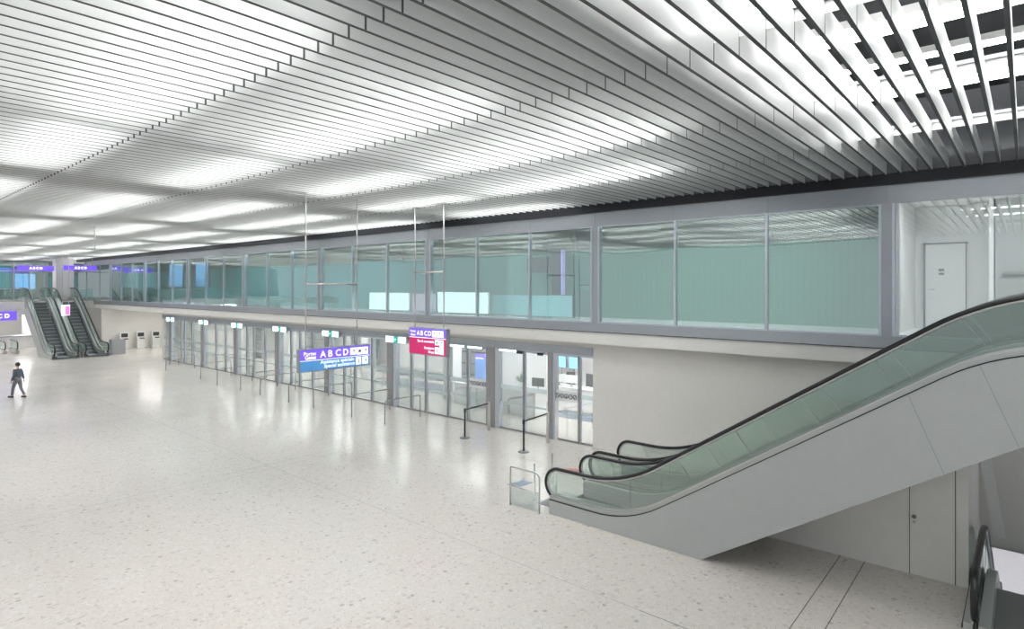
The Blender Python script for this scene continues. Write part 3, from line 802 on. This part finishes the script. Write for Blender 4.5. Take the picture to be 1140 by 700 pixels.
for x0, x1, z0, z1, k in [(1.64, 1.86, .58, .93, 'p'), (1.88, 2.08, .56, .93, 'c'), (2.08, 2.28, .56, .93, 'ne'), (1.84, 2.03, .06, .43, 'm'), (2.08, 2.28, .06, .43, 'e')]:
    q = MB(); q.box(x0, x1, -.015, -.01, z0*hh, z1*hh, M_signwhite); o = q.build('pictogram', t)
    q = MB(); cx, cz = (x0+x1)/2, (z0+z1)/2*hh
    if k == 'ne': arrow(q, cx, cz, .07, M_signpic, PI/4)
    elif k == 'e': arrow(q, cx, cz, .07, M_signpic, 0)
    elif k == 'c': suitcase(q, cx, cz, .07, M_signpic)
    elif k == 'm': man(q, cx, cz, .08, M_signpic)
    else: arrow(q, cx, cz, .07, M_signpic, PI*.3)
    q.build('symbol', o)
# violet / magenta sign, reading along +X
W2 = 1.78
t, hh = hanging_sign('violet and magenta hanging sign with gate letters, right of the violet and blue one', (-15.83, 13.15, 0), (1, 0, 0), W2, 3.30, 4.14, (.19, 1.6), 6.0,
    [(0, 1, .66, 1, M_purple), (0, 1, 0, .64, M_magenta), (0, 1, .635, .66, M_signwhite)], None)
text_mesh('lettering', 'Portes', .10, M_signwhite, t, (.05, -.012, .85*hh), R3, U3, bold=.002)
text_mesh('lettering', 'Gates', .10, M_signwhite, t, (.07, -.012, .71*hh), R3, U3, bold=.002)
for k, ch in enumerate('ABCD'): text_mesh('lettering', ch, .22, M_signwhite, t, (.385+.185*k, -.012, .74*hh), R3, U3, bold=.003)
text_mesh('lettering', 'Bus & automates', .12, M_signwhite, t, (1.24, -.012, .47*hh), R3, U3, 'RIGHT', .001)
text_mesh('lettering', 'Boutiques', .12, M_signwhite, t, (1.24, -.012, .22*hh), R3, U3, 'RIGHT', .001)
text_mesh('lettering', 'Shops', .12, M_signwhite, t, (1.24, -.012, .07*hh), R3, U3, 'RIGHT', .001)
for x0, x1, z0, z1, k in [(1.14, 1.33, .70, .95, 'p'), (1.36, 1.68, .70, .95, 'n'), (1.28, 1.47, .40, .60, 'c'), (1.50, 1.69, .05, .60, 'n'), (1.28, 1.47, .06, .32, 'm')]:
    q = MB(); q.box(x0, x1, -.015, -.01, z0*hh, z1*hh, M_signwhite); o = q.build('pictogram', t)
    q = MB(); cx, cz = (x0+x1)/2, (z1-.11)*hh
    if k == 'n': arrow(q, cx, cz, .06, M_signpic, PI/2)
    elif k == 'c': suitcase(q, cx, cz, .06, MATS['exit_green'])
    elif k == 'm': man(q, cx, cz, .08, M_signpic)
    else: arrow(q, cx, cz, .06, M_signpic, PI*.25)
    q.build('symbol', o)

# ================================================================ QUEUE RAILS
railpos = [(-46.3, 16.5, -45.9, 17.1, 'at the far left end of the doors'), (-43.1, 15.2, -43.1, 17.0, 'second from the far left'), (-37.6, 15.2, -37.7, 17.0, 'third from the far left'),
           (-34.2, 14.8, -34.7, 16.8, 'fourth from the far left'), (-31.6, 14.85, -31.9, 16.9, 'fifth from the far left'), (-29.6, 14.95, -30.0, 16.9, 'sixth from the far left'),
           (-26.5, 14.85, -27.1, 17.0, 'under the left half of the violet sign'), (-24.5, 14.87, -24.8, 16.9, 'under the right half of the violet sign'), (-21.55, 14.9, -21.9, 16.9, 'second from the right end of the row'), (-19.46, 14.95, -19.6, 16.8, 'rightmost of the row, under the magenta sign')]
for i, (xa, ya, xb, yb, lab) in enumerate(railpos):
    xa = xb = (xa+xb)/2
    t = thing('queue_rail', 'slim steel hoop rail before the glass doors, %s' % lab, 'rail', (xa, ya, 0), 0, 'steel hoop rails before the doors')
    L_ = yb-ya; hgt = .95 if i != 4 else .9
    pts = [(p_[0], p_[1]) for p_ in fillet([(0, .01), (0, hgt), (L_, hgt), (L_, .01)], [.1, .1], 5)]
    q = MB(); q.tube([(0, p_[0], p_[1]) for p_ in pts], .023, M_railsteel, 8); q.build('hoop', t)
    for y in (0, L_):
        q = MB(); q.lathe([(.05, 0), (.05, .012), (.026, .018)], 0, y, M_steel, 14); q.build('base_flange', t)
for i, (xa, ya, xb, yb) in enumerate([(-12.77, 15.5, -12.9, 17.0), (-15.6, 15.55, -15.75, 17.0)]):
    nm = ['right', 'left'][i]
    t = thing('belt_stanchion', 'black belt post before the doors, the %s one of two, with its belt drawn out' % nm, 'stanchion', (xa, ya, 0), 0, 'black belt posts')
    q = MB(); q.lathe([(.19, 0), (.19, .012), (.16, .03), (.04, .045)], 0, 0, M_steeld, 28); q.build('base', t)
    q = MB(); q.lathe([(.032, .04), (.032, .98)], 0, 0, M_rubber, 16); q.build('post', t)
    q = MB(); q.lathe([(.042, .93), (.046, .95), (.046, 1.06), (.035, 1.08)], 0, 0, M_rubber, 16); q.build('belt_cassette', t)
    q = MB(); dx, dy = xb-xa, yb-ya
    vs = [(0, .04, 1.0), (0, .04, 1.05), (dx, dy-.05, 1.06), (dx, dy-.05, 1.01)]
    q.add(vs+[(v[0]+.006, v[1], v[2]) for v in vs], [(0,1,2,3), (4,5,6,7), (0,1,5,4), (1,2,6,5), (2,3,7,6), (3,0,4,7)], M_rubber); q.build('belt', t)
    tag(MB().box(-.045, .045, -.035, .035, 0, 1.08, M_steel, b=.006).build('receiver_post', loc=(xb, yb, 0)), 'square steel post holding the end of the %s black belt' % nm, 'post', 'belt receiver posts')
# guard rail at the foot of the near escalators
t = thing('guard_rail', 'steel hoop guard with glass infill at the foot of the nearest escalator', 'guard rail', (-9.91, 11.5, 0))
pts = fillet([(0, .01), (0, .98), (.93, .98), (.93, .01)], [.05, .16], 5)
q = MB(); q.tube([(p_[0], 0, p_[1]) for p_ in pts], .021, M_steel, 10); q.build('hoop', t)
q = MB(); q.tube([(-.08, 0, .5), (.93, 0, .5)], .014, M_steel, 8); q.build('mid_rail', t)
q = MB(); q.box(.03, .9, -.006, .006, .03, .47, M_clear); q.build('glass', t)
q = MB()
q.add([(-.02, .02, .52), (.30, .02, .52), (.42, .38, .56), (.10, .38, .56), (-.02, .02, .53), (.30, .02, .53), (.42, .38, .57), (.10, .38, .57)], [(0,3,2,1), (4,5,6,7), (0,1,5,4), (1,2,6,5), (2,3,7,6), (3,0,4,7)], mat('blue_grey_plate', (.30, .37, .45), .4)); q.build('info_plate', t)
for x, y, h_, lab in [(-9.69, 12.2, .93, 'slim steel post behind the guard hoop, the left one'), (-9.53, 12.75, 1.1, 'slim steel post behind the guard hoop, the right one')]:
    tag(MB().lathe([(.05, 0), (.05, .012), (.022, .014), (.022, h_), (.016, h_+.01)], 0, 0, M_steel, 14).build('barrier_post', loc=(x, y, 0)), lab, 'post', 'posts at the escalator foot')
q = MB(); q.add([(-.5, -.12, .004), (0, -.38, .004), (.5, .12, .004), (0, .38, .004), (-.5, -.12, 0), (0, -.38, 0), (.5, .12, 0), (0, .38, 0)], [(0,1,2,3), (4,5,6,7), (0,1,5,4), (1,2,6,5), (2,3,7,6), (3,0,4,7)], M_red)
o = q.build('floor_sticker', loc=(-10.4, 14.75, 0)); tag(o, 'red sticker on the floor behind the escalator handrail', 'floor sticker')
q = MB(); q.box(-.2, .2, -.05, -.01, .004, .006, M_white); q.box(-.15, .15, .03, .06, .004, .006, M_white); q.build('sticker_text', o)

# ================================================================ FAR END
g = MB(); g.box(-80, -65.0, YB, 24, 3.64, 4.3, M_fascia); g.box(-80, -65.0, YB, 24, 4.3, 4.35, M_floor); struct('floor_landing', g)
g = MB(); g.box(-80, -79.7, YB, 24, 0, 8.2, M_whitem); struct('wall_end', g)
g = MB(); g.box(-79.7, -79.6, 8, 24, 4.35, 5.6, M_whitem); struct('wall_end_lower', g)
tag(MB().box(-.6, .6, -.68, .68, 0, 3.85, M_wall, b=.03).build('column', loc=(-67.5, 15.1, 4.35)), 'broad white column on the far landing behind the escalators', 'column')
def glassrail(y0, y1, x, label):
    t = thing('glass_balustrade', label, 'balustrade', (x, y0, 4.35), 0, 'glass balustrades of the far landing')
    q = MB(); q.box(-.01, .01, 0, y1-y0, .02, 1.0, M_esc_glass); q.build('glass', t)
    q = MB(); q.tube([(0, 0, 1.03), (0, y1-y0, 1.03)], .025, M_steel, 8); q.build('top_rail', t)
    q = MB(); q.box(-.03, .03, 0, y1-y0, 0, .08, M_alu); q.build('base_channel', t)
glassrail(4.0, 11.7, -65.2, 'glass balustrade of the far landing left of the far escalators')
glassrail(15.8, 16.8, -65.2, 'short glass balustrade of the far landing right of the far escalators')
def far_sign(x, y, z, w, h, txt, label, top=8.54):
    t = thing('hanging_sign', label, 'sign', (x, y, z), PI/2, 'blue signs at the far end')
    q = MB(); q.box(-w/2, w/2, 0, .15, 0, h, M_purple, b=.01); q.build('housing', t)
    text_mesh('lettering', txt, h*.62, M_signwhite, t, (0, -.01, h*.3), R3, U3, 'CENTER', .02)
    if top:
        for s in (-.35, .35):
            q = MB(); q.tube([(s*w, .07, h), (s*w, .07, top-z)], .02, M_steel, 6); q.build('hanging_rod', t)
            if top > 8:
                q = MB(); q.box(s*w-.12, s*w+.12, -.25, .4, top-.015-z, top+.015-z, M_steeld); q.build('ceiling_clamp', t)
far_sign(-66.5, 12.9, 7.0, 2.6, .42, 'A B C D', 'blue lit hanging sign above the far landing, left of the column')
far_sign(-64.6, 15.75, 7.05, 2.5, .42, 'A B C D', 'blue lit hanging sign above the far landing, right of the column')
far_sign(-64.6, 9.95, 2.75, 2.6, .75, 'A B C D', 'violet and white lit sign under the far landing at the left edge', top=3.64)
t = thing('display_screen', 'blue lit wall screen behind the far landing', 'screen', (-75, 13.7, 5.3), PI/2)
q = MB(); q.box(-.85, .85, 0, .1, 0, 1.6, M_steeld); q.build('housing', t)
q = MB(); q.box(-.8, .8, -.02, 0, .05, 1.55, M_screenb); q.build('display', t)
q = MB(); q.box(-.1, .1, 0, .1, -.95, 0, M_steeld); q.build('stand', t)
g = MB()
for y in [10.0+1.15*k for k in range(11)]: g.box(-72.1, -72.0, y-.04, y+.04, 4.35, 7.9, M_alu2)
g.box(-72.1, -72.0, 9, 22, 7.0, 7.1, M_alu2)
struct('trim_8', g)
w = bpy.data.objects.new('window_%d' % wi, None); COL.objects.link(w); w['kind'] = 'structure'
q = MB(); q.box(-72.06, -72.04, 9, 22, 4.35, 7.9, M_gal_glass); q.build('glass', w)
q = MB(); q.box(-74, -73.9, 9.0, 12.4, 5.4, 7.6, M_teal); struct('wall_shop', q)
# poster stand between the far escalators
t = thing('hanging_poster', 'small pink and white lit poster hanging before the two far escalators', 'poster', (-55.2, 12.5, 3.38), PI/2)
q = MB(); q.box(-.27, .27, 0, .08, 0, .8, M_signwhite); q.build('housing', t)
q = MB(); q.box(-.02, .24, -.01, 0, .05, .7, emat('poster_pink', (.75, .18, .55), .7)); q.build('poster', t)
for x in (-.2, .2):
    q = MB(); q.tube([(x, .04, .8), (x, .04, 8.54-3.38)], .015, M_steel, 6); q.build('hanging_rod', t)
    q = MB(); q.box(x-.1, x+.1, -.25, .4, 5.145, 5.175, M_steeld); q.build('ceiling_clamp', t)
# kiosks
k0 = None
for i, y in enumerate([18.1, 19.4, 20.65]):
    lab = 'white self service kiosk against the far recess wall, the %s of three' % ['left one', 'middle one', 'right one'][i]
    if k0 is None:
        k0 = thing('check_in_kiosk', lab, 'kiosk', (-60.9, y, 0), PI/2, 'check-in kiosks in the recess')
        q = MB(); q.prism([(-.3, 0), (.3, 0), (.3, .95), (-.3, .95)], -.05, .35, M_white); q.build('body', k0)
        q = MB(); q.box(-.36, .36, .02, .3, .95, 1.5, M_white, b=.03); q.build('head', k0)
        q = MB(); q.box(-.25, .25, .0, .02, 1.08, 1.42, M_char); q.build('screen', k0)
        q = MB(); q.box(-.12, .25, -.12, .05, .88, .96, M_char); q.build('reader', k0)
    else: copytree(k0, (-60.9, y, 0), PI/2, lab)
tag(MB().box(-.35, .35, -.5, .5, 0, 1.2, M_alu, b=.02).build('waste_bin', loc=(-57.3, 16.5, 0)), 'grey metal box at the right of the far escalators', 'cabinet')
# lower left background: low counters and another down escalator beyond
t = thing('security_counter', 'low white counter with glass front under the far landing, left of the escalators', 'counter', (-70, 12.1, 0), 0)
q = MB(); q.box(-.5, .5, -1.8, 1.4, 0, 1.05, M_white, b=.02); q.build('body', t)
q = MB(); q.box(-.6, .6, -1.9, 1.5, 1.05, 1.12, M_alu); q.build('countertop', t)
tag(MB().box(-.45, .45, -.45, .45, 0, 3.6, M_wall, b=.03).build('column', loc=(-73, 13.6, 0)), 'beige column under the far landing left of the escalators', 'column')
for i, y in enumerate([10.4, 11.2]):
    t = thing('moving_walkway_rail', 'looped black handrail end under the far landing, %s of two' % ['left', 'right'][i], 'handrail', (-64.5, y, 0), 0, 'looped handrail ends at the far left')
    pts = [(.5*math.cos(a), .62+.36*math.sin(a)) for a in [-PI/2+PI*k/12 for k in range(13)]]
    pts = [(-2.5, .26)]+pts+[(-2.5, .98)]
    q = MB(); q.tube([(p_[0], 0, p_[1]) for p_ in pts], .045, M_rubber, 8); q.build('handrail', t)
    q = MB(); q.prism([(-2.5, .3), (.1, .3), (.4, .62), (.1, .94), (-2.5, .94)], -.01, .01, M_esc_glass); q.build('glass', t)
    q = MB(); q.box(-2.5, .3, -.12, .12, 0, .28, M_steel); q.build('base', t)
for i, y in enumerate([18.8, 22.0]):  # unseen strips added to brighten the recess
    t = thing('recess_fill_light', ['added fill strip in the soffit over the kiosks, nearer the hall', 'added fill strip in the soffit over the kiosks, deeper in'][i], 'ceiling light', (-56, y, 3.5), 0, 'added fill lights over the kiosks')
    q = MB(); q.box(-3.5, 3.5, -.12, .12, .02, .1, M_whitem); q.build('housing', t)
    q = MB(); q.box(-3.45, 3.45, -.1, .1, 0, .02, M_hall); q.build('diffuser', t)
for i, y in enumerate([3.0, 8.5, 13.0]):  # out-of-view strips added to brighten the space below the landing
    t = thing('landing_fill_light', 'added fill strip under the far landing, %s' % ['at the left', 'in the middle', 'behind the far escalators'][i], 'ceiling light', (-71, y, 3.5), 0, 'added fill lights under the far landing')
    q = MB(); q.box(-3.5, 3.5, -.12, .12, .02, .12, M_whitem); q.build('housing', t)
    q = MB(); q.box(-3.45, 3.45, -.1, .1, 0, .02, emat('landing_fill_strip', (1, 1, 1), 45.0)); q.build('diffuser', t)
# slim ceiling rod
tag(MB().tube([(0, 0, 0), (0, 0, 1.1)], .03, M_steel, 8).build('ceiling_rod', loc=(-31.5, 8.2, 7.1)), 'short steel rod hanging from the slats above the far floor', 'rod')

# ================================================================ LOWER HALL DETAILS
for i, y in enumerate([20, 24, 28, 33]):
    t = thing('lower_hall_light', ['lit ceiling strip of the lower hall, nearest the well', 'lit ceiling strip of the lower hall, second from the well', 'lit ceiling strip of the lower hall, third from the well', 'lit ceiling strip of the lower hall, at the back'][i], 'ceiling light', (0, y, -.62), 0, 'lower hall lights')
    q = MB(); q.box(-5, 5, -.2, .2, .02, .1, M_whitem); q.build('housing', t)
    q = MB(); q.box(-4.9, 4.9, -.18, .18, 0, .02, emat('lit_lower_strip', (.95, .93, 1), 5.0)); q.build('diffuser', t)
q = MB()
q.add([(-.55, 17.0, 0), (-.35, 17.0, 0), (-.78, 17.0, 3.0), (-.98, 17.0, 3.0), (-.55, 17.1, 0), (-.35, 17.1, 0), (-.78, 17.1, 3.0), (-.98, 17.1, 3.0)], [(0,1,2,3), (4,5,6,7), (0,1,5,4), (1,2,6,5), (2,3,7,6), (3,0,4,7)], M_white)
o = q.build('sloping_beam'); tag(o, 'white sloping beam on the wall above the lower floor opening', 'beam')
carpet_ = MB().box(-1.0, 1.0, -.3, .3, 0, .012, M_carpet).build('floor_mat', loc=(-.2, 30, -4.35)); tag(carpet_, 'blue grey mat on the lower floor', 'mat')

# ================================================================ PERSON
def person(loc, rz, label):
    t = bpy.data.objects.new('person', None)
    t = thing('person', label, 'person', loc, rz)
    J = {'pel': (0, 0, .93, .13, .10), 'bel': (0, .0, 1.08, .135, .10), 'che': (0, .0, 1.28, .165, .11), 'nck': (0, -.01, 1.44, .058, .058), 'hd0': (0, -.03, 1.53, .075, .085), 'hd1': (0, -.035, 1.62, .082, .098), 'hd2': (0, -.02, 1.70, .05, .06),
         'ls': (.16, 0, 1.38, .06, .06), 'le': (.23, .06, 1.10, .045, .045), 'lw': (.24, -.08, .88, .032, .028), 'lh': (.24, -.12, .80, .03, .018),
         'rs': (-.16, 0, 1.38, .06, .06), 're': (-.23, .02, 1.10, .045, .045), 'rw': (-.22, .12, .90, .032, .028), 'rh': (-.22, .13, .82, .03, .018),
         'lp': (.09, 0, .86, .095, .10), 'lk': (.10, -.17, .50, .062, .065), 'la': (.10, -.22, .09, .045, .05), 'lt': (.10, -.38, .045, .04, .03),
         'rp': (-.09, 0, .86, .095, .10), 'rk': (-.10, .06, .49, .062, .065), 'ra': (-.10, .30, .12, .045, .05), 'rt': (-.10, .18, .045, .04, .03)}
    E_ = [('pel', 'bel'), ('bel', 'che'), ('che', 'nck'), ('nck', 'hd0'), ('hd0', 'hd1'), ('hd1', 'hd2'), ('che', 'ls'), ('ls', 'le'), ('le', 'lw'), ('lw', 'lh'), ('che', 'rs'), ('rs', 're'), ('re', 'rw'), ('rw', 'rh'),
          ('pel', 'lp'), ('lp', 'lk'), ('lk', 'la'), ('la', 'lt'), ('pel', 'rp'), ('rp', 'rk'), ('rk', 'ra'), ('ra', 'rt')]
    fing = []
    def chain(keys, grow, name, mt, par, root):
        ks = [k for k in J if k in keys]; idx = {k: i for i, k in enumerate(ks)}
        me = bpy.data.meshes.new(name); me.from_pydata([J[k][:3] for k in ks], [(idx[a], idx[b]) for a, b in E_ if a in idx and b in idx], [])
        me.materials.append(mt)
        o = bpy.data.objects.new(name, me); COL.objects.link(o)
        sk = o.modifiers.new('skin', 'SKIN'); sk.use_smooth_shade = True
        sb = o.modifiers.new('sub', 'SUBSURF'); sb.levels = sb.render_levels = 2
        if not me.skin_vertices: 
            me.attributes
        sv = me.skin_vertices[0].data if me.skin_vertices else None
        if sv is None: return None
        for k in ks:
            sv[idx[k]].radius = (J[k][3]+grow, J[k][4]+grow); sv[idx[k]].use_root = (k == root)
        bpy.context.view_layer.update()
        m2 = bpy.data.meshes.new_from_object(o.evaluated_get(bpy.context.evaluated_depsgraph_get()))
        o.modifiers.clear(); o.data = m2; o.parent = par
        return o
    # fingers
    for sgn, hk in ((1, 'lh'), (-1, 'rh')):
        hx, hy, hz = J[hk][:3]
        for j in range(4):
            a, b = hk+'f%d' % j, hk+'g%d' % j
            J[a] = (hx, hy+(-.028+.018*j), hz-.045, .009, .009); J[b] = (hx-sgn*.012, hy+(-.028+.018*j), hz-.085+.004*abs(j-1), .008, .008)
            E_.append((hk, a)); E_.append((a, b))
        a, b = hk+'t0', hk+'t1'
        J[a] = (hx-sgn*.01, hy-.045, hz-.01, .010, .010); J[b] = (hx-sgn*.015, hy-.058, hz-.045, .009, .009)
        E_.append((hk, a)); E_.append((a, b))
    body = chain(set(J), 0, 'body', M_skin, t, 'pel')
    chain({'pel', 'bel', 'che', 'ls', 'le', 'lw', 'rs', 're', 'rw'}, .026, 'jacket', M_jacket, t, 'pel')
    chain({'pel', 'bel', 'lp', 'lk', 'la', 'rp', 'rk', 'ra'}, .012, 'trousers', M_trouser, t, 'pel')
    for a, b in (('la', 'lt'), ('ra', 'rt')):
        A_ = Vector(J[a][:3]); B_ = Vector(J[b][:3])
        q = MB(); q.box(A_.x-.05, A_.x+.05, B_.y-.06, A_.y+.06, 0.0, .09, M_char, b=.025); q.build('shoe', t)
    # hair, nose, ears, eyes
    bm = bmesh.new(); bmesh.ops.create_uvsphere(bm, u_segments=20, v_segments=14, radius=.108)
    for v in bm.verts: v.co = Vector((v.co.x*.9, v.co.y*1.08+.0, v.co.z*1.05+1.66))
    bmesh.ops.delete(bm, geom=[v for v in bm.verts if v.co.z < 1.63 and v.co.y < .0 or v.co.z < 1.56], context='VERTS')
    me = bpy.data.meshes.new('hair'); bm.to_mesh(me); bm.free(); me.materials.append(M_hair)
    h_ = bpy.data.objects.new('hair', me); COL.objects.link(h_); h_.parent = t
    q = MB(); q.add([(0, -.155, 1.585), (-.015, -.125, 1.58), (.015, -.125, 1.58), (0, -.125, 1.63)], [(0, 1, 3), (0, 3, 2), (0, 2, 1)], M_skin); q.build('nose', t)
    q = MB()
    for s in (-1, 1): q.lathe([(.009, 1.622), (.011, 1.63), (.009, 1.638)], s*.032, -.125, M_hair, 8)
    q.build('eyes', t)
    q = MB(); q.box(-.025, .025, -.128, -.118, 1.548, 1.556, M_red); q.build('mouth', t)
    return t
person((-38.3, 6.7, 0), math.radians(-60), 'person in blue grey jacket walking across the far left floor')
